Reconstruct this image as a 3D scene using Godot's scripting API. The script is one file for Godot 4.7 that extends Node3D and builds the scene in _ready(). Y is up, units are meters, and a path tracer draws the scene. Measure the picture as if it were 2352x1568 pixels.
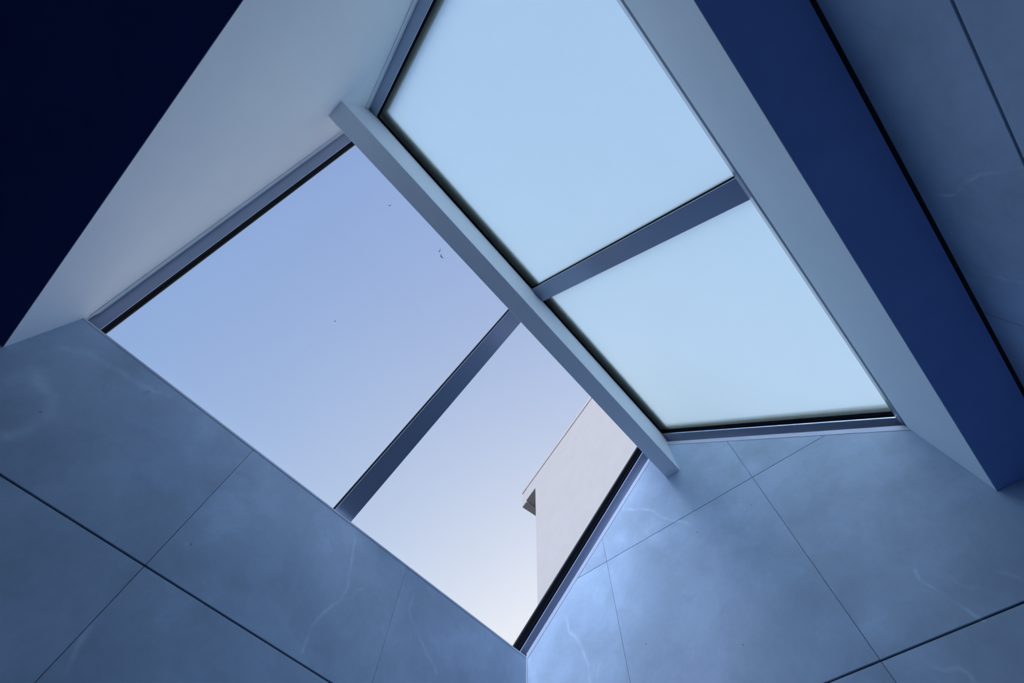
extends Node3D
# A room seen straight up through a two-slope rooflight. The plan was measured in units of U metres with the eye at the origin.
const U := 1.1
const EYE := Vector3(0, 1.5, 0)
# the room, in U: x along the ridge, z across it, y above the eye
const XW := -0.5717     # plastered end of the shaft
const XE := 1.503       # tiled end wall
const ZS := -1.3202     # tiled side wall
const ZN := 0.4037      # plastered side of the shaft
const ZB := 0.5679      # tiled wall behind the soffit
const YC := 1.0044      # ceiling
const YS := 1.2249      # top of the tiles of the side wall
const XFAR := -2.4      # far end of the room, out of sight
const YFLOOR := -1.5 / U
# the two slopes of the rooflight (underside of its frames)
const YL := 1.2799
const SL := 0.8043
const YR := 1.3605
const SR := -0.8128
const RL := -0.4369     # ridge beam
const RR := -0.3626
const RB := 1.7075
const JOINTS_Y := [0.055, 0.757, 1.459, 2.16]

var M := {}

func _ready():
	setup_view()
	make_materials()
	build_walls()
	build_ceiling()
	build_rooflight()
	build_trims()
	build_outside()
	build_flecks()

# ---------------------------------------------------------------- view, sky, exposure
func setup_view():
	var cam := Camera3D.new()
	cam.name = "camera"
	cam.fov = rad_to_deg(2.0 * atan(784.0 / 1007.9))
	cam.near = 0.02
	cam.far = 400.0
	var right := Vector3(0.66744024, 0.03495023, 0.74384273)
	var down := Vector3(0.69560186, -0.38583836, -0.60602537)
	var ahead := Vector3(0.26582234, 0.92190414, -0.2818355)
	cam.transform = Transform3D(Basis(right, -down, -ahead).orthonormalized(), EYE)
	add_child(cam)
	cam.current = true
	var w := WorldEnvironment.new()
	w.name = "world"
	var e := Environment.new()
	e.background_mode = Environment.BG_SKY
	var sky := Sky.new()
	var pm := PanoramaSkyMaterial.new()
	pm.panorama = ImageTexture.create_from_image(sky_image())
	sky.sky_material = pm
	e.sky = sky
	e.tonemap_mode = Environment.TONE_MAPPER_LINEAR
	e.tonemap_exposure = 1.0
	e.sdfgi_enabled = true
	e.ssao_enabled = true
	e.ssil_enabled = true
	w.environment = e
	add_child(w)
	hazy_sun()

# the low sun behind haze, off to the west and out of the picture
func hazy_sun():
	var l := DirectionalLight3D.new()
	l.name = "hazy_sun"
	var d := Vector3(cos(deg_to_rad(28)) * cos(deg_to_rad(170)), sin(deg_to_rad(28)), cos(deg_to_rad(28)) * sin(deg_to_rad(170)))
	l.basis = Basis.looking_at(-d, Vector3.UP)
	l.light_color = Color(0.84, 0.90, 1.0)
	l.light_energy = 1.75
	l.light_angular_distance = 38.0
	l.shadow_enabled = true
	add_child(l)

# a clear evening sky: deep blue overhead, paler towards the bright eastern horizon
func sky_image() -> Image:
	var n := 256
	var im := Image.create_empty(n * 2, n, false, Image.FORMAT_RGBF)
	var glow := Vector3(cos(deg_to_rad(10)) * cos(deg_to_rad(-30)), sin(deg_to_rad(10)), cos(deg_to_rad(10)) * sin(deg_to_rad(-30)))
	for r in n:
		var el := PI * (0.5 - (r + 0.5) / n)
		for c in n * 2:
			var az := TAU * ((c + 0.5) / (2.0 * n) - 0.25)
			if el < 0:
				im.set_pixel(c, r, Color(0.20, 0.22, 0.26))
				continue
			var d := Vector3(cos(el) * cos(az), sin(el), cos(el) * sin(az))
			var g := exp(-rad_to_deg(acos(clampf(d.dot(glow), -1, 1))) / 60.0)
			var h := 1.0 - d.y
			im.set_pixel(c, r, Color(exp(-2.005 - 0.222 * h + 3.032 * g), exp(-1.369 + 0.019 * h + 1.913 * g), exp(-0.500 + 0.040 * h + 0.662 * g)))
	return im

# ---------------------------------------------------------------- small tools
func tag(o, label := "", category := "", kind := "", group := ""):
	if label: o.set_meta("label", label)
	if category: o.set_meta("category", category)
	if kind: o.set_meta("kind", kind)
	if group: o.set_meta("group", group)
	return o

func P(x: float, y: float, z: float) -> Vector3:   # measured units -> metres
	return Vector3(x, y, z) * U + EYE

var numbers := {}
func numbered(n: String, parent: Node) -> String:
	var key := str(parent.get_instance_id()) + n
	var k: int = numbers.get(key, 0)
	numbers[key] = k + 1
	return n if k == 0 else "%s_%03d" % [n, k]

func root(called: String, at: Vector3) -> Node3D:
	var o := Node3D.new()
	o.name = numbered(called, self)
	o.position = at
	add_child(o)
	return o

func where(parent: Node) -> Vector3:   # all nodes are placed without turning, so places add up
	var at := Vector3.ZERO
	var n = parent
	while n is Node3D and n != self:
		at += n.position
		n = n.get_parent()
	return at

func put(called: String, st: SurfaceTool, mat: Material, parent: Node = self) -> MeshInstance3D:
	st.generate_normals()
	var o := MeshInstance3D.new()
	o.name = numbered(called, parent)
	o.mesh = st.commit()
	o.material_override = mat
	parent.add_child(o)
	return o

func begin() -> SurfaceTool:
	var st := SurfaceTool.new()
	st.begin(Mesh.PRIMITIVE_TRIANGLES)
	st.set_smooth_group(-1)
	return st

func tri(st: SurfaceTool, a: Vector3, b: Vector3, c: Vector3, want: Vector3, ua := Vector2.ZERO, ub := Vector2.ZERO, uc := Vector2.ZERO):
	# want points outwards; Godot's front faces run clockwise
	if (b - a).cross(c - a).dot(want) > 0:
		var t := b; b = c; c = t
		var tu := ub; ub = uc; uc = tu
	st.set_uv(ua); st.add_vertex(a)
	st.set_uv(ub); st.add_vertex(b)
	st.set_uv(uc); st.add_vertex(c)

# a polygon given on the plane (o, u, v), pushed along n by depth, its front edge (at depth) chamfered
func slab(st: SurfaceTool, poly: PackedVector2Array, o: Vector3, u: Vector3, v: Vector3, n: Vector3, depth: float, chamfer := 0.0, uv_box := []):
	var front := poly
	if chamfer > 0:
		var inner := Geometry2D.offset_polygon(poly, -chamfer / U, Geometry2D.JOIN_MITER)
		if inner.size() == 1 and inner[0].size() == poly.size():
			front = align(inner[0], poly)
		else:
			chamfer = 0.0
	var tris := Geometry2D.triangulate_polygon(front)
	for i in range(0, tris.size(), 3):
		var a := front[tris[i]]; var b := front[tris[i + 1]]; var c := front[tris[i + 2]]
		tri(st, on_plane(a, o, u, v) + n * depth, on_plane(b, o, u, v) + n * depth, on_plane(c, o, u, v) + n * depth, n, uv_in(a, uv_box), uv_in(b, uv_box), uv_in(c, uv_box))
	tris = Geometry2D.triangulate_polygon(poly)
	for i in range(0, tris.size(), 3):
		var a := poly[tris[i]]; var b := poly[tris[i + 1]]; var c := poly[tris[i + 2]]
		tri(st, on_plane(a, o, u, v), on_plane(b, o, u, v), on_plane(c, o, u, v), -n, uv_in(a, uv_box), uv_in(b, uv_box), uv_in(c, uv_box))
	var mid := Vector2.ZERO
	for p in poly: mid += p / poly.size()
	var sign_ := -1.0 if Geometry2D.is_polygon_clockwise(poly) else 1.0
	for i in poly.size():
		var j := (i + 1) % poly.size()
		var e := (poly[j] - poly[i]).normalized()
		var outer2 := Vector2(e.y, -e.x) * sign_
		var out3 := u * outer2.x + v * outer2.y
		var a0: Vector3 = on_plane(poly[i], o, u, v); var b0: Vector3 = on_plane(poly[j], o, u, v)
		var a1 := a0 + n * (depth - chamfer); var b1 := b0 + n * (depth - chamfer)
		var ua: Vector2 = uv_in(poly[i], uv_box); var ub: Vector2 = uv_in(poly[j], uv_box)
		tri(st, a0, b0, b1, out3, ua, ub, ub); tri(st, a0, b1, a1, out3, ua, ub, ua)
		if chamfer > 0:
			var a2: Vector3 = on_plane(front[i], o, u, v) + n * depth; var b2: Vector3 = on_plane(front[j], o, u, v) + n * depth
			tri(st, a1, b1, b2, out3 + n, ua, ub, ub); tri(st, a1, b2, a2, out3 + n, ua, ub, ua)

func on_plane(p: Vector2, o: Vector3, u: Vector3, v: Vector3) -> Vector3:
	return o + (u * p.x + v * p.y) * U

func uv_in(p: Vector2, box: Array) -> Vector2:
	return p if box.is_empty() else Vector2((p.x - box[0]) / (box[1] - box[0]), (box[3] - p.y) / (box[3] - box[2]))

func align(inner: PackedVector2Array, outer: PackedVector2Array) -> PackedVector2Array:
	var res := PackedVector2Array()
	for p in outer:
		var best := inner[0]
		for q in inner:
			if q.distance_squared_to(p) < best.distance_squared_to(p): best = q
		res.append(best)
	return res

# a box between two corners, in metres, edges chamfered by c
func block(st: SurfaceTool, lo: Vector3, hi: Vector3, c := 0.0):
	hull(st, [lo, Vector3(hi.x, lo.y, lo.z), Vector3(hi.x, lo.y, hi.z), Vector3(lo.x, lo.y, hi.z), Vector3(lo.x, hi.y, lo.z), Vector3(hi.x, hi.y, lo.z), hi, Vector3(lo.x, hi.y, hi.z)], c)

# eight corners: a ring of four below, the ring of four above
func hull(st: SurfaceTool, k: Array, c := 0.0):
	var mid := Vector3.ZERO
	for p in k: mid += p / 8.0
	var faces := [[0, 1, 2, 3], [4, 5, 6, 7], [0, 1, 5, 4], [1, 2, 6, 5], [2, 3, 7, 6], [3, 0, 4, 7]]
	if c <= 0:
		for f in faces:
			var out: Vector3 = (k[f[0]] + k[f[1]] + k[f[2]] + k[f[3]]) / 4.0 - mid
			tri(st, k[f[0]], k[f[1]], k[f[2]], out); tri(st, k[f[0]], k[f[2]], k[f[3]], out)
		return
	# each face drawn in from its edges, the gaps bridged
	var pulled := {}
	for fi in 6:
		var f: Array = faces[fi]
		for q in 4:
			var p: Vector3 = k[f[q]]
			var a: Vector3 = (k[f[(q + 1) % 4]] - p).normalized()
			var b: Vector3 = (k[f[(q + 3) % 4]] - p).normalized()
			pulled[Vector2i(fi, f[q])] = p + a * c + b * c
		var out: Vector3 = (k[f[0]] + k[f[1]] + k[f[2]] + k[f[3]]) / 4.0 - mid
		tri(st, pulled[Vector2i(fi, f[0])], pulled[Vector2i(fi, f[1])], pulled[Vector2i(fi, f[2])], out)
		tri(st, pulled[Vector2i(fi, f[0])], pulled[Vector2i(fi, f[2])], pulled[Vector2i(fi, f[3])], out)
	for fi in 6:
		for gi in range(fi + 1, 6):
			var both := []
			for x in faces[fi]:
				if x in faces[gi]: both.append(x)
			if both.size() == 2:
				var out: Vector3 = (k[both[0]] + k[both[1]]) / 2.0 - mid
				var a: Vector3 = pulled[Vector2i(fi, both[0])]; var b: Vector3 = pulled[Vector2i(fi, both[1])]
				var d: Vector3 = pulled[Vector2i(gi, both[0])]; var e: Vector3 = pulled[Vector2i(gi, both[1])]
				tri(st, a, b, e, out); tri(st, a, e, d, out)
	for x in 8:
		var at := []
		for fi in 6:
			if x in faces[fi]: at.append(pulled[Vector2i(fi, x)])
		tri(st, at[0], at[1], at[2], k[x] - mid)

# a bar that runs down a slope: x0..x1 along the ridge, z0..z1 down the slope, between two offsets above the underside plane
func rake(st: SurfaceTool, left: bool, x0: float, x1: float, z0: float, z1: float, h0: float, h1: float, shift := Vector3.ZERO, c := 0.0):
	var k := []
	for h in [h0, h1]:
		for q in [[x0, z0], [x1, z0], [x1, z1], [x0, z1]]:
			k.append(P(q[0], slope(left, q[1]) + h, q[1]) - shift)
	hull(st, k, c)

func slope(left: bool, z: float) -> float:
	return YL + SL * (z - ZS) if left else YR + SR * (z - ZN)

# ---------------------------------------------------------------- materials
func plain(c: Color, rough := 0.6, metal := 0.0, spec := 0.5) -> StandardMaterial3D:
	var m := StandardMaterial3D.new()
	m.albedo_color = c
	m.roughness = rough
	m.metallic = metal
	m.metallic_specular = spec
	return m

func noise_tex(freq: float, lo: Color, hi: Color, seed_: int, octaves := 4) -> NoiseTexture2D:
	var n := FastNoiseLite.new()
	n.noise_type = FastNoiseLite.TYPE_SIMPLEX_SMOOTH
	n.frequency = freq
	n.fractal_octaves = octaves
	n.seed = seed_
	var g := Gradient.new()
	g.set_color(0, lo); g.set_color(1, hi)
	var t := NoiseTexture2D.new()
	t.width = 512; t.height = 512
	t.seamless = true
	t.noise = n
	t.color_ramp = g
	return t

func make_materials():
	# matt wall paint with a faint roller texture
	var paint := plain(Color(1, 1, 1), 0.75, 0, 0.3)
	paint.albedo_texture = noise_tex(0.01, Color(0.935, 0.965, 0.985), Color(0.955, 0.98, 0.995), 3)
	paint.uv1_triplanar = true
	paint.uv1_world_triplanar = true
	paint.uv1_scale = Vector3.ONE * 0.7
	M.plaster = paint
	var dark := plain(Color(1, 1, 1), 0.7, 0, 0.3)  # ceiling and soffit are one finish; this darker copy has deep shade painted in
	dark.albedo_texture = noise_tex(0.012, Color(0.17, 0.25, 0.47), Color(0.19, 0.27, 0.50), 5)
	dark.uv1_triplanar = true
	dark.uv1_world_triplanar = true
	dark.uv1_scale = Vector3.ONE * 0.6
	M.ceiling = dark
	var soffit := dark.duplicate()  # lighter copy of the same finish, for the less shaded strip
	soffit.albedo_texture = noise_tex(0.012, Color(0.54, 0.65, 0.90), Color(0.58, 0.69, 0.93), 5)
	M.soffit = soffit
	M.grout_dark = plain(Color(0.10, 0.13, 0.22), 0.9)
	M.grout = plain(Color(0.52, 0.55, 0.62), 0.9)
	M.alu = plain(Color(0.67, 0.71, 0.79), 0.32, 0.55, 0.5)
	M.beam = plain(Color(0.94, 0.955, 0.98), 0.5, 0, 0.4)
	M.edge = plain(Color(0.85, 0.86, 0.90), 0.3, 0.6)
	M.rubber = plain(Color(0.02, 0.022, 0.07), 0.8, 0, 0.2)
	M.cap = plain(Color(0.035, 0.04, 0.075), 0.6)
	M.sealant = plain(Color(0.80, 0.83, 0.88), 0.5)
	M.trim = plain(Color(0.70, 0.73, 0.80), 0.45, 0.2)
	M.floor = plain(Color(0.92, 0.92, 0.95), 0.5)
	M.ground = plain(Color(0.42, 0.42, 0.41), 0.9)
	M.roofing = plain(Color(0.5, 0.5, 0.5), 0.9)
	var clear := plain(Color(1, 1, 1, 0.02), 0.0, 0, 0.25)
	clear.transparency = BaseMaterial3D.TRANSPARENCY_ALPHA
	M.clear = clear
	var frost := plain(Color(0.98, 1.0, 1.0, 0.0), 0.30)
	frost.refraction_enabled = true
	frost.refraction_scale = 0.045
	frost.backlight_enabled = true
	frost.backlight = Color(0.71, 0.745, 0.705)
	M.frost = frost
	M.stucco = plain(Color(1, 1, 1), 0.9, 0, 0.2)
	M.stucco.albedo_texture = noise_tex(0.02, Color(0.765, 0.71, 0.665), Color(0.79, 0.735, 0.69), 11)
	M.stucco.uv1_triplanar = true
	M.stucco.uv1_world_triplanar = true
	M.stucco.uv1_scale = Vector3.ONE * 0.3
	M.stucco_edge = plain(Color(0.55, 0.53, 0.54), 0.9, 0, 0.2)
	M.wood = plain(Color(0.16, 0.15, 0.15), 0.6)
	M.leaf = plain(Color(0.62, 0.62, 0.64), 0.8)
	M.leaf.backlight_enabled = true
	M.leaf.backlight = Color(0.55, 0.6, 0.7)

# stone-look tile glaze for one wall: clouds that differ from tile to tile, and pale veins where they are
func stone(x0: float, x1: float, y0: float, y1: float, cuts_x: Array, veins: Array, blots: Array, seed_: int) -> ImageTexture:
	var res := 440.0    # texels per measured unit
	var w := int((x1 - x0) * res); var h := int((y1 - y0) * res)
	var rng := RandomNumberGenerator.new()
	rng.seed = seed_
	var n := FastNoiseLite.new()
	n.noise_type = FastNoiseLite.TYPE_SIMPLEX_SMOOTH
	n.seed = seed_
	n.frequency = 0.006; n.fractal_octaves = 6; n.fractal_gain = 0.62
	n.domain_warp_enabled = true; n.domain_warp_amplitude = 60; n.domain_warp_frequency = 0.006
	var big := n.get_seamless_image(1024, 1024, false, false, 0.1, false).get_data()
	n.frequency = 0.09; n.fractal_octaves = 3; n.domain_warp_enabled = false; n.seed = seed_ + 1
	var fine := n.get_seamless_image(1024, 1024, false, false, 0.1, false).get_data()
	# veins are laid into a buffer of their own
	var lay := PackedFloat32Array(); lay.resize(w * h)
	var wob := FastNoiseLite.new(); wob.seed = seed_ + 2; wob.frequency = 3.0; wob.fractal_octaves = 4
	for vein in veins:
		var pts: Array = vein[0]
		for i in pts.size() - 1:
			var a: Vector2 = pts[i]; var b: Vector2 = pts[i + 1]
			var steps := int(a.distance_to(b) * res) + 1
			for s in steps:
				var p := a.lerp(b, float(s) / steps)
				p += Vector2(wob.get_noise_2d(p.x * 2, p.y * 2), wob.get_noise_2d(p.x * 2 + 40, p.y * 2)) * 0.006
				var thin := clampf(0.65 + wob.get_noise_2d(p.x * 3 + 9, p.y * 3) * 1.2, 0.1, 1.2)
				var rad: float = vein[1] * res
				var k := int(rad * 2) + 1
				var cx := (p.x - x0) * res; var cy := (y1 - p.y) * res
				for j in range(-k, k + 1):
					for q in range(-k, k + 1):
						var px := int(cx) + q; var py := int(cy) + j
						if px < 0 or py < 0 or px >= w or py >= h: continue
						var dd := Vector2(px + 0.5 - cx, py + 0.5 - cy).length() / rad
						var val: float = vein[2] * thin * exp(-dd * dd)
						if absf(val) > absf(lay[py * w + px]): lay[py * w + px] = val
	var nx := cuts_x.size() + 1
	var off := []
	for i in nx * 6: off.append([rng.randi() % 1024, rng.randi() % 1024, rng.randf_range(-0.02, 0.02)])
	var out := PackedByteArray(); out.resize(w * h * 3)
	for j in h:
		var y := y1 - (j + 0.5) / res
		var row := 0
		for jy in JOINTS_Y:
			if y > jy: row += 1
		for i in w:
			var x := x0 + (i + 0.5) / res
			var col := 0
			for cx in cuts_x:
				if x > cx: col += 1
			var o: Array = off[row * nx + col]
			var t := (big[((j + o[1]) & 1023) * 1024 + ((i + o[0]) & 1023)] - 128) / 128.0
			var f := (fine[(j & 1023) * 1024 + (i & 1023)] - 128) / 128.0
			var val: float = 0.83 + o[2] + t * 0.095 + f * 0.014
			for bl in blots:
				var d: float = Vector2(x - bl[0], y - bl[1]).length() / bl[2]
				if d < 1.6: val += bl[3] * exp(-d * d * 2.0) * (0.6 + 1.6 * absf(t) if bl[2] > 0.01 else 1.0)
			val = clampf(val, 0.05, 0.97)
			var white := lay[j * w + i] * 235.0
			var at := (j * w + i) * 3
			out[at] = mini(int(val * 206 + white), 240); out[at + 1] = mini(int(val * 229 + white), 245); out[at + 2] = mini(int(val * 255 + white * 0.8), 250)
	return ImageTexture.create_from_image(Image.create_from_data(w, h, false, Image.FORMAT_RGB8, out))

# tiles of one wall: every rectangle between the joints, cut by the outline of the wall
func lay_tiles(parent: Node3D, outline: PackedVector2Array, cuts: Array, rows: Array, o: Vector3, u: Vector3, n: Vector3, mat: Material, box: Array):
	var at := where(parent)
	for r in rows.size() - 1:
		for c in cuts.size() - 1:
			var gx := 0.0006
			var g0: float = 0.0024 if absf(rows[r] - 0.757) < 0.01 else 0.0009
			var g1: float = 0.0024 if absf(rows[r + 1] - 0.757) < 0.01 else 0.0009
			var rect := PackedVector2Array([Vector2(cuts[c] + gx, rows[r] + g0), Vector2(cuts[c + 1] - gx, rows[r] + g0), Vector2(cuts[c + 1] - gx, rows[r + 1] - g1), Vector2(cuts[c] + gx, rows[r + 1] - g1)])
			for piece in Geometry2D.intersect_polygons(rect, outline):
				if piece.size() < 3: continue
				var st := begin()
				slab(st, piece, o - at, u, Vector3.UP, n, 0.009, 0.0007, box)
				put("tile", st, mat, parent)

func tile_material(tex: Texture2D) -> StandardMaterial3D:
	var m := plain(Color(1, 1, 1), 0.5, 0, 0.45)
	m.albedo_texture = tex
	return m

# ---------------------------------------------------------------- walls
const TILE := 0.009 / U
func build_walls():
	# wall_south: the tiled side wall at the lower left of the photograph
	var s := root("wall_south", P(XW, YFLOOR, ZS - 0.01))
	tag(s, "blue grey stone tiled side wall under the clear slope of the rooflight", "wall", "structure")
	var at := s.position
	var st := begin()
	block(st, P(XFAR - 0.2, YFLOOR, ZS - 0.16) - at, P(XE + 0.16, YS, ZS - TILE) - at)
	put("wall_core", st, M.grout, s)
	# a darker, wider joint runs along the middle row
	st = begin()
	block(st, P(XFAR, 0.752, ZS - TILE) - at, P(XE, 0.762, ZS - TILE + 0.0015) - at)
	put("joint", st, M.grout_dark, s)
	var cuts_s := [-2.145, -1.405, -0.665, 0.068, 0.793, XE]
	var box_s := [-1.42, XE, 0.05, YS]
	var veins_s := [
		[[Vector2(0.546, 1.184), Vector2(0.558, 1.129), Vector2(0.579, 1.071), Vector2(0.595, 1.022), Vector2(0.590, 0.976), Vector2(0.577, 0.949), Vector2(0.551, 0.899), Vector2(0.537, 0.850), Vector2(0.538, 0.807), Vector2(0.540, 0.778)], 0.0045, 0.12],
		[[Vector2(0.590, 0.976), Vector2(0.625, 0.999), Vector2(0.628, 1.026), Vector2(0.651, 1.046)], 0.0035, 0.08],
		[[Vector2(0.856, 1.144), Vector2(0.854, 1.083), Vector2(0.883, 1.050), Vector2(0.929, 1.019), Vector2(0.984, 0.979), Vector2(1.034, 0.953)], 0.007, 0.07],
		[[Vector2(0.069, 0.617), Vector2(0.077, 0.583), Vector2(0.084, 0.565), Vector2(0.097, 0.540), Vector2(0.104, 0.519)], 0.006, 0.1],
		[[Vector2(-0.482, 1.006), Vector2(-0.433, 0.978), Vector2(-0.402, 0.972), Vector2(-0.365, 0.931), Vector2(-0.356, 0.864), Vector2(-0.366, 0.834)], 0.016, 0.07],
		[[Vector2(-0.507, 1.108), Vector2(-0.459, 1.142), Vector2(-0.385, 1.154), Vector2(-0.313, 1.157), Vector2(-0.282, 1.172), Vector2(-0.242, 1.198)], 0.012, 0.06],
		[[Vector2(-0.284, 1.141), Vector2(-0.282, 1.164), Vector2(-0.278, 1.186)], 0.006, -0.05],
		[[Vector2(0.066, 0.834), Vector2(0.082, 0.853), Vector2(0.111, 0.852)], 0.007, 0.05]]
	var blots_s := [[-0.457, 0.967, 0.08, 0.06], [-0.348, 0.932, 0.07, 0.05], [-0.29, 1.147, 0.07, 0.05], [0.181, 0.722, 0.06, 0.07], [0.124, 0.922, 0.12, 0.04], [0.282, 1.059, 0.15, 0.04], [0.509, 1.042, 0.14, 0.05], [1.0, 1.05, 0.15, 0.03], [-0.381, 0.922, 0.0035, -0.3], [0.118, 0.858, 0.0035, -0.3]]
	var tex_s := tile_material(stone(-1.42, XE, 0.05, YS, [-0.665, 0.068, 0.793], veins_s, blots_s, 21))
	var outline := PackedVector2Array([Vector2(XFAR, YFLOOR), Vector2(XE, YFLOOR), Vector2(XE, YS), Vector2(XFAR, YS)])
	lay_tiles(s, PackedVector2Array([Vector2(XFAR, 0.055), Vector2(XE, 0.055), Vector2(XE, YS), Vector2(XFAR, YS)]), cuts_s, [0.055, 0.757, 1.459], P(0, 0, ZS - TILE), Vector3.RIGHT, Vector3.BACK, tex_s, box_s)
	lay_tiles(s, outline, cuts_s, [YFLOOR, -0.647, 0.055], P(0, 0, ZS - TILE), Vector3.RIGHT, Vector3.BACK, tex_s, box_s)

	# wall_east: the tiled end wall, cut to the shape of the gable
	var e := root("wall_east", P(XE + 0.01, YFLOOR, -0.4))
	tag(e, "pale blue grey stone tiled gable wall that carries the lower end of the ridge beam", "wall", "structure")
	at = e.position
	var zl := -1.3202; var zr := ZB
	# outline in (-z, y): seen from inside, -z runs to the left
	var gable := PackedVector2Array([Vector2(zl, YFLOOR), Vector2(zr, YFLOOR), Vector2(zr, YC), Vector2(ZN, YC), Vector2(ZN, tile_top(ZN)), Vector2(-0.40, tile_top(-0.40)), Vector2(zl, tile_top(zl))])
	var core := PackedVector2Array([Vector2(zl - 0.12, YFLOOR), Vector2(zr + 0.14, YFLOOR), Vector2(zr + 0.14, YC + 0.2), Vector2(ZN + 0.14, YC + 0.2), Vector2(ZN + 0.14, slope(false, ZN + 0.14) - 0.002), Vector2(-0.40, slope(false, -0.40) - 0.002), Vector2(zl - 0.12, slope(true, zl - 0.12) - 0.002)])
	st = begin()
	slab(st, gable, P(XE + 0.062, 0, 0) - at, Vector3.BACK, Vector3.UP, Vector3.LEFT, (0.062 - TILE) * U)
	put("wall_core", st, M.grout, e)
	st = begin()
	slab(st, core, P(XE + 0.18, 0, 0) - at, Vector3.BACK, Vector3.UP, Vector3.LEFT, 0.118 * U)
	put("wall_leaf", st, M.plaster, e)
	st = begin()
	block(st, P(XE + TILE - 0.0015, 0.752, zl) - at, P(XE + TILE, 0.762, zr) - at)
	put("joint", st, M.grout_dark, e)
	var veins_e := [
		[[Vector2(-0.701, 1.680), Vector2(-0.613, 1.626), Vector2(-0.554, 1.576), Vector2(-0.527, 1.516), Vector2(-0.486, 1.472), Vector2(-0.428, 1.423)], 0.006, 0.09],
		[[Vector2(-1.093, 1.313), Vector2(-1.086, 1.243), Vector2(-1.037, 1.187), Vector2(-1.023, 1.131), Vector2(-1.006, 1.076), Vector2(-1.007, 1.019)], 0.006, 0.08],
		[[Vector2(-0.945, 1.072), Vector2(-0.966, 1.046), Vector2(-0.980, 1.010)], 0.005, 0.05],
		[[Vector2(0.100, 0.913), Vector2(0.093, 0.889), Vector2(0.108, 0.849), Vector2(0.117, 0.820), Vector2(0.125, 0.799), Vector2(0.129, 0.780), Vector2(0.138, 0.753)], 0.004, 0.11],
		[[Vector2(0.154, 0.864), Vector2(0.158, 0.837), Vector2(0.180, 0.819)], 0.005, 0.05],
		[[Vector2(0.249, 0.827), Vector2(0.261, 0.813), Vector2(0.268, 0.799)], 0.005, 0.07],
		[[Vector2(-0.025, 0.716), Vector2(-0.011, 0.696), Vector2(0.023, 0.689), Vector2(0.032, 0.671), Vector2(0.028, 0.656)], 0.005, 0.07]]
	var blots_e := [[-0.603, 1.496, 0.07, 0.06], [-0.748, 1.535, 0.06, 0.07], [-0.474, 1.416, 0.06, 0.05], [-0.098, 1.505, 0.05, 0.07], [-0.14, 1.395, 0.12, 0.05], [-0.736, 1.189, 0.2, 0.04], [-0.058, 0.846, 0.08, 0.05], [-0.411, 1.361, 0.003, -0.35], [-0.749, 1.057, 0.003, -0.35], [-0.174, 1.348, 0.003, -0.3], [-0.424, 0.923, 0.003, -0.35]]
	var tex_e := tile_material(stone(zl, zr, 0.05, 1.95, [-0.842, -0.110], veins_e, blots_e, 33))
	var cuts_e := [zl, -0.842, -0.110, zr]
	lay_tiles(e, gable, cuts_e, [YFLOOR, -0.647, 0.055, 0.757, 1.459, 2.16], P(XE + TILE, 0, 0), Vector3.BACK, Vector3.LEFT, tex_e, [zl, zr, 0.05, 1.95])

	# wall_north: the tiled wall behind the soffit, right edge of the photograph
	var nw := root("wall_north", P(0, YFLOOR, ZB + 0.01))
	tag(nw, "shaded stone tiled wall beyond the dark soffit with one thin pale vein", "wall", "structure")
	at = nw.position
	st = begin()
	block(st, P(XFAR - 0.2, YFLOOR, ZB + TILE) - at, P(XE + 0.06, YC + 0.2, ZB + 0.16) - at)
	put("wall_core", st, M.grout, nw)
	st = begin()
	block(st, P(XFAR, 0.759, ZB + TILE - 0.0015) - at, P(XE, 0.769, ZB + TILE) - at)
	put("joint", st, M.grout_dark, nw)
	var veins_n := [
		[[Vector2(0.605, 0.962), Vector2(0.599, 0.927), Vector2(0.589, 0.909), Vector2(0.573, 0.895), Vector2(0.557, 0.860), Vector2(0.547, 0.845), Vector2(0.543, 0.815), Vector2(0.538, 0.792), Vector2(0.529, 0.775), Vector2(0.528, 0.767)], 0.0032, 0.12],
		[[Vector2(0.812, 0.975), Vector2(0.809, 0.935), Vector2(0.812, 0.900), Vector2(0.808, 0.863)], 0.0032, 0.07]]
	var tex_n := tile_material(stone(-1.0, XE, 0.05, YC, [-0.51, 0.956], veins_n, [[0.1, 0.85, 0.2, 0.02]], 47))
	lay_tiles(nw, PackedVector2Array([Vector2(XFAR, YFLOOR), Vector2(XE, YFLOOR), Vector2(XE, YC), Vector2(XFAR, YC)]), [XFAR, -1.976, -0.51, 0.956, XE], [YFLOOR, -0.647, 0.055, 0.764, 1.459], P(0, 0, ZB + TILE), Vector3.RIGHT, Vector3.FORWARD, tex_n, [-1.0, XE, 0.05, YC])

	# wall_west closes the room far behind the camera; the floor lies under it all
	st = begin()
	block(st, P(XFAR - 0.16, YFLOOR, ZS), P(XFAR, YC, ZB))
	tag(put("wall_west", st, M.wood), "dark panelled wall at the far end of the room, out of the picture", "wall", "structure")
	st = begin()
	block(st, P(XFAR - 0.2, YFLOOR - 0.15, ZS - 0.16), P(XE + 0.18, YFLOOR, ZB + 0.16))
	tag(put("floor", st, M.floor), "grey floor of the room below the picture", "floor", "structure")

	# the plastered upstand at the upper left: the gable of the shaft
	var up := PackedVector2Array([Vector2(ZS - 0.12, YC + 0.01), Vector2(ZN + 0.14, YC + 0.01), Vector2(ZN + 0.14, slope(false, ZN + 0.14) - 0.002), Vector2(-0.40, slope(false, -0.40) - 0.002), Vector2(ZS - 0.12, slope(true, ZS - 0.12) - 0.002)])
	st = begin()
	slab(st, up, P(XW - 0.14, 0, 0), Vector3.BACK, Vector3.UP, Vector3.RIGHT, 0.14 * U)
	block(st, P(XW - 0.0015, YC, ZS), P(XW, YC + 0.01, ZN))
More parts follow.
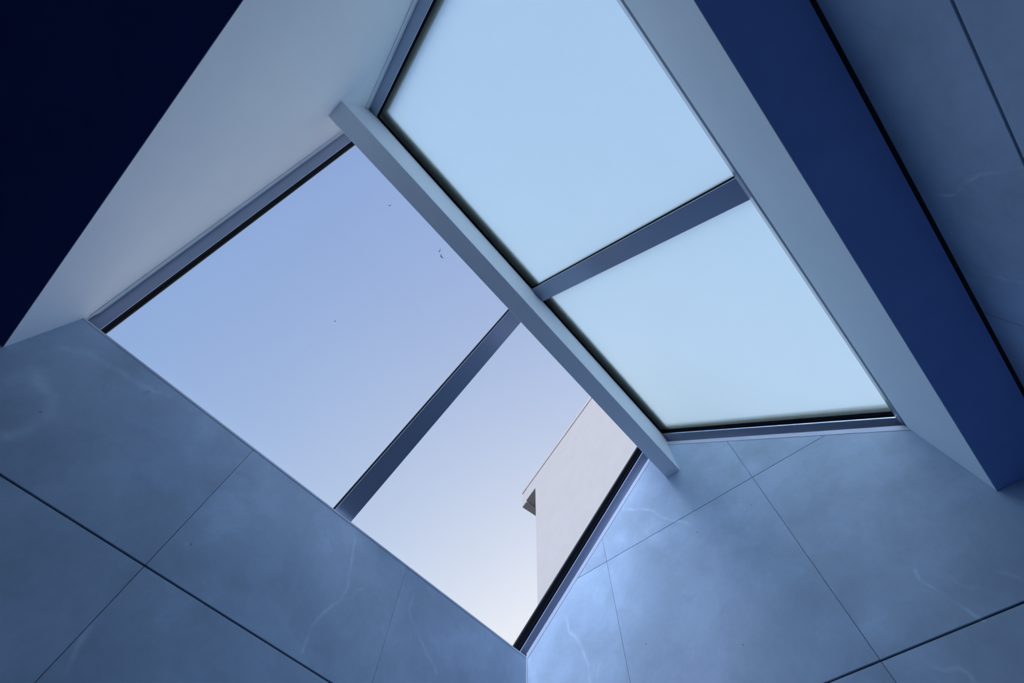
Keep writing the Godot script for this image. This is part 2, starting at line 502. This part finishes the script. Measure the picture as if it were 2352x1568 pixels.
	tag(put("wall_shaft_west", st, M.plaster), "white plastered gable of the rooflight shaft beside the ceiling", "wall", "structure")
	# the plastered side of the shaft above the soffit
	st = begin()
	block(st, P(XW, YC + 0.005, ZN), P(XE, 1.3125, ZN + 0.14))
	block(st, P(XW, YC, ZN), P(XE, YC + 0.005, ZN + 0.0015))
	tag(put("wall_shaft_north", st, M.plaster), "pale plastered strip of shaft wall between the frosted panes and the soffit", "wall", "structure")

func tile_top(z: float) -> float:
	return 1.511 + 0.775 * (z + 0.942) if z <= -0.40 else 1.552 - 0.785 * (z - 0.083)

func build_ceiling():
	# the far part of the room and the strip of soffit beside the shaft
	var c := root("ceiling", P(XW, YC, ZN))
	tag(c, "ceiling and soffit round the opening of the rooflight, deeper shade put into the ceiling colour", "ceiling", "structure")
	var st := begin()
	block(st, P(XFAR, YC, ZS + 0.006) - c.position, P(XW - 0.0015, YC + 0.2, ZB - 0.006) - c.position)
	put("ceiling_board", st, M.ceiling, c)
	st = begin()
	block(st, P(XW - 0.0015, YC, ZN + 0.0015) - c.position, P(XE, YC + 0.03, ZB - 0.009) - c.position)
	put("soffit_board", st, M.soffit, c).set_meta("label", "soffit board in the lighter, less shaded copy of the ceiling colour")
	st = begin()
	block(st, P(XW - 0.0015, YC + 0.03, ZN + 0.02) - c.position, P(XE, YC + 0.2, ZB + TILE) - c.position)  # added black strip: paints in the corner shade between soffit and tiled wall
	put("painted_gap_shade", st, M.rubber, c)
	st = begin()
	block(st, P(XFAR - 0.2, YC + 0.2, ZS - 0.16), P(XW - 0.14, YC + 0.28, ZB + 0.16))
	block(st, P(XW - 0.14, YC + 0.2, ZN + 0.14), P(XE + 0.18, YC + 0.28, ZB + 0.16))
	tag(put("roof", st, M.roofing), "flat roof round the rooflight, above the ceiling", "roof", "structure")

# ---------------------------------------------------------------- rooflight
const GL := 0.043       # underside of the glass above the underside of the frames
const GT := 0.062       # its upper side
const XU := -0.5305     # inner edge of the frame on the plastered gable
const M1 := 0.4358
const M2 := 0.5144      # the two edges of the middle rafter
const XL := 1.4906      # inner edge of the frame on the tiled gable
const ZEL := -1.372     # inner edge of the eaves member of the clear slope
const ZER := 0.4037

func framed(parent: Node3D, called: String, left: bool, x0: float, x1: float, z0: float, z1: float):
	var at := parent.position
	var st := begin()
	rake(st, left, x0, x1, z0, z1, 0.0, 0.007, at, 0.0007)
	return put(called, st, M.alu, parent)

func gasket(parent: Node3D, left: bool, x0: float, x1: float, z0: float, z1: float, inset: float):
	# two black lips between frame and glass, with a groove between them
	var at := parent.position
	var st := begin()
	rake(st, left, x0 + inset * 2.2, x1 - inset * 2.2, z0, z1, 0.006, GL, at)
	rake(st, left, x0 + inset, x1 - inset, z0, z1, 0.020, 0.029, at)
	put("gasket", st, M.rubber, parent)

func build_rooflight():
	# the ridge beam rests in both gables
	var b := root("ridge_beam", P(0.5, RB, (RL + RR) / 2))
	tag(b, "pale grey ridge beam that crosses the picture from upper left to lower right", "beam")
	var st := begin()
	block(st, P(XW - 0.1, RB, RL) - b.position, P(XE + 0.15, 2.03, RR) - b.position, 0.002)
	put("beam_body", st, M.beam, b)

	for left in [true, false]:
		var ridge: float = RL if left else RR
		var eave: float = ZEL if left else ZER
		var w := root("window_1" if left else "window_2", P(0.47, slope(left, (ridge + eave) / 2), (ridge + eave) / 2))
		tag(w, "left slope of the rooflight with clear glass and a view of a white building" if left else "right slope of the rooflight with frosted bluish white glass", "skylight", "structure")
		var at := w.position
		var zlow: float = ZEL - 0.06 if left else ZER + 0.09
		var za := minf(ridge, zlow); var zb := maxf(ridge, zlow)
		# rafters: one on each gable and one in the middle
		for r in [[XW - 0.03, XU, "rake_frame"], [M1, M2, "rafter"], [XL, XE + 0.10, "rake_frame"]]:
			framed(w, r[2], left, r[0], r[1], za, zb)
			gasket(w, left, r[0], r[1], za, zb, 0.0012)
		# eaves member
		if left:
			framed(w, "eaves_frame", left, XU, M1, ZEL - 0.06, ZEL)
			framed(w, "eaves_frame", left, M2, XL, ZEL - 0.06, ZEL)
		else:
			st = begin()
			block(st, P(XW, 1.3335, ZN + 0.0006) - at, P(XE, 1.3595, ZN + 0.12) - at, 0.0008)
			put("eaves_frame", st, M.edge, w)
			st = begin()
			block(st, P(XW, 1.3125, ZN + 0.035) - at, P(XE, 1.3345, ZN + 0.1) - at)  # back of the recess blackened, its shade put into the colour
			put("painted_gap_shade", st, M.rubber, w)
		# a pane in each bay
		for bay in [[XU - 0.025, M1 + 0.0385], [M2 - 0.0385, XL + 0.03]]:
			st = begin()
			var z0: float = minf(ridge, zlow) if left else ridge
			var z1: float = ridge if left else zlow
			rake(st, left, bay[0], bay[1], z0, z1, GL, GT, at)
			var g := put("glass_pane", st, M.clear if left else M.frost, w)
			g.set_meta("label", "clear glass pane" if left else "frosted glass pane")
		# pressure caps on the weather side
		for r in [[XW - 0.03, XU + (0.004 if left else 0.012)], [M1 + 0.004, M2 - 0.004], [XL - (0.004 if left else 0.016), XE + 0.10]]:
			st = begin()
			rake(st, left, r[0], r[1], za, zb, GT + 0.004, GT + 0.016, at, 0.001)
			put("cover_cap", st, M.cap, w)

	# folded ridge cap over both slopes
	var cap := root("trim_ridge", P(0.47, 2.05, (RL + RR) / 2))
	tag(cap, "dark metal cap over the ridge, seen as a blurred dark line through frosted glass", "flashing", "structure")
	st = begin()
	var mid := (RL + RR) / 2
	var apex := slope(true, mid) + 0.1
	for left in [true, false]:
		var edge: float = RL - 0.02 if left else RR + 0.05
		var k := []
		for q in [[XW - 0.05, edge, slope(left, edge) + GT + 0.007], [XE + 0.12, edge, slope(left, edge) + GT + 0.007], [XE + 0.12, mid, apex], [XW - 0.05, mid, apex]]:
			k.append(P(q[0], q[2], q[1]) - cap.position)
		for q in 4: k.append(k[q] + Vector3(0, 0.012, 0))
		hull(st, k)
	put("cap_sheet", st, M.cap, cap)
	# rubber seals where the glass meets the beam
	for left in [true, false]:
		st = begin()
		if left: rake(st, true, XW, XE, RL - 0.004, RL - 0.0005, GL - 0.02, GL, cap.position)
		else: rake(st, false, XW, XE, RR + 0.0005, RR + 0.004, GL - 0.03, GL, cap.position)
		put("seal", st, M.rubber, cap)

# ---------------------------------------------------------------- trims
func build_trims():
	var st := begin()
	block(st, P(XW, YS - 0.0005, ZS - 0.02), P(XE, YS + 0.006, ZS + 0.0014))
	tag(put("trim_1", st, M.sealant), "thin pale edge trim along the top of the tiles under the clear glass", "trim", "structure")
	# edge trim on the sloping tops of the gable tiles
	for left in [true, false]:
		st = begin()
		var z0: float = ZS if left else -0.40
		var z1: float = -0.40 if left else ZN
		var k := []
		for h in [0.0, 0.027]:
			for q in [[XE - 0.0015, z0], [XE + 0.062, z0], [XE + 0.062, z1], [XE - 0.0015, z1]]:
				var top := tile_top(q[1]) if left or q[1] > -0.399 else 1.552 - 0.785 * (-0.40 - 0.083)
				k.append(P(q[0], top + h, q[1]))
		hull(st, k, 0.0006)
		tag(put("trim_%d" % (2 if left else 3), st, M.trim), "pale trim on the gable tiles below the %s" % ("clear slope" if left else "frosted slope"), "trim", "structure")
	# plaster bead under the frame on the plastered gable
	for left in [true, false]:
		st = begin()
		var z0: float = ZS if left else RR
		var z1: float = RL if left else ZN
		rake(st, left, XW, XW + 0.004, z0, z1, -0.036, -0.0005, Vector3.ZERO, 0.002)
		tag(put("trim_%d" % (4 if left else 5), st, M.plaster), "slim plaster bead on the white gable under the %s frame" % ("clear slope" if left else "frosted slope"), "trim", "structure")
	# sealant in the corner of the two tiled walls
	st = begin()
	block(st, P(XE - 0.005, YFLOOR, ZS), P(XE, YS, ZS + 0.005), 0.001)
	tag(put("trim_6", st, M.sealant), "thin pale line of sealant in the corner of the two tiled walls", "trim", "structure")

# ---------------------------------------------------------------- outside
func build_outside():
	var h := 8.0 / U
	var t2 := Vector2(0.33, -0.944).normalized()     # along the front, towards the corner with the overhang
	var n2 := Vector2(-t2.y, t2.x) * -1.0            # out of the front, towards the room
	if n2.x > 0: n2 = -n2
	var side2 := Vector2(0.985, 0.17).normalized()
	var end := Vector2(0.6562, -0.5954) * h          # the free end of the roof edge
	var corner := -along_front(end, t2, -39.81)
	var strip := -along_front(end, t2, -41.47)
	var b_long := along_front(end, t2, -13.0)
	var ground := -1.5 / U
	var b := root("building", P(end.x - t2.x * 3, ground, end.y - t2.y * 3))
	tag(b, "white rendered building outside with an overhanging flat roof edge", "building")
	var at := b.position
	var y_cope := h * 0.9865
	var y_low := h * 0.9365
	bar_of(b, end, t2, side2, "wall", -b_long, corner, 0.0, 6.0, ground, y_cope, M.stucco)
	bar_of(b, end, t2, side2, "overhang", corner, strip, 0.0, 6.0, y_low + h * 0.006, y_cope, M.stucco)
	bar_of(b, end, t2, side2, "fascia", strip + 0.012, 0.0, 0.0, 6.0, y_low, y_cope, M.stucco, 0.01)
	bar_of(b, end, t2, side2, "coping", -b_long, 0.0, -0.012, 6.0, y_cope + 0.008, h, M.stucco, 0.006)
	bar_of(b, end, t2, side2, "coping_joint", -b_long, -0.03, 0.03, 5.9, y_cope, y_cope + 0.008, M.stucco_edge)
	var st := begin()
	block(st, Vector3(-60, -0.35, -60), Vector3(60, -0.17, 60))
	tag(put("ground", st, M.ground), "paved ground outside, below the picture", "ground", "structure")

# distance along the front from its free end to where a bearing crosses it
func along_front(end: Vector2, t2: Vector2, deg: float) -> float:
	var d := Vector2(cos(deg_to_rad(deg)), sin(deg_to_rad(deg)))
	return end.cross(d) / t2.cross(d)

# a piece of the building: s along the front, d into its depth
func bar_of(b: Node3D, end: Vector2, t2: Vector2, side2: Vector2, called: String, s0: float, s1: float, d0: float, d1: float, y0: float, y1: float, m: Material, c := 0.0):
	var st := begin()
	var k := []
	for y in [y0, y1]:
		for q in [[s0, d0], [s1, d0], [s1, d1], [s0, d1]]:
			var p: Vector2 = end + t2 * q[0] + side2 * q[1]
			k.append(P(p.x, y, p.y) - b.position)
	hull(st, k, c)
	put(called, st, m, b)

# ---------------------------------------------------------------- scraps on the clear glass
func build_flecks():
	var spots := [
		[Vector2(0.049, -0.557), 0.026, -0.40, "longer curled leaf scrap, lower of a pair on the clear glass by the beam"],
		[Vector2(0.022, -0.550), 0.019, 1.57, "short leaf scrap, upper of a pair on the clear glass by the beam"],
		[Vector2(-0.258, -0.567), 0.016, 0.84, "faint lone leaf scrap high on the clear pane towards the white gable"],
		[Vector2(-0.064, -0.972), 0.012, 1.9, "tiny lone fleck in the middle of the large clear pane"]]
	for s in spots:
		var c := P(s[0].x, slope(true, s[0].y) + GT + 0.002, s[0].y)
		var st := begin()
		var along := Vector3(cos(s[2]), 0, sin(s[2]))
		along = (along + Vector3(0, SL * along.z, 0)).normalized()
		var up := Vector3(0, 1, -SL).normalized()
		var across := up.cross(along)
		var ring := []
		for i in 7:
			var t := i / 6.0
			var wdt: float = s[1] * 0.15 * sin(PI * clampf(t, 0.06, 0.94))
			var p: Vector3 = along * (t - 0.5) * s[1] + across * sin(t * 4.0) * s[1] * 0.2 + up * sin(PI * t) * s[1] * 0.2
			ring.append([p - across * wdt, p + across * wdt])
		for i in 6:
			for side in [0.0, 0.0008]:
				var o: Vector3 = up * side
				var want := up if side > 0 else -up
				tri(st, ring[i][0] + o, ring[i][1] + o, ring[i + 1][1] + o, want)
				tri(st, ring[i][0] + o, ring[i + 1][1] + o, ring[i + 1][0] + o, want)
		var f := put("dry_leaf_scrap", st, M.leaf)
		f.position = c
		tag(f, s[3], "leaf scrap", "", "scraps on the clear glass")
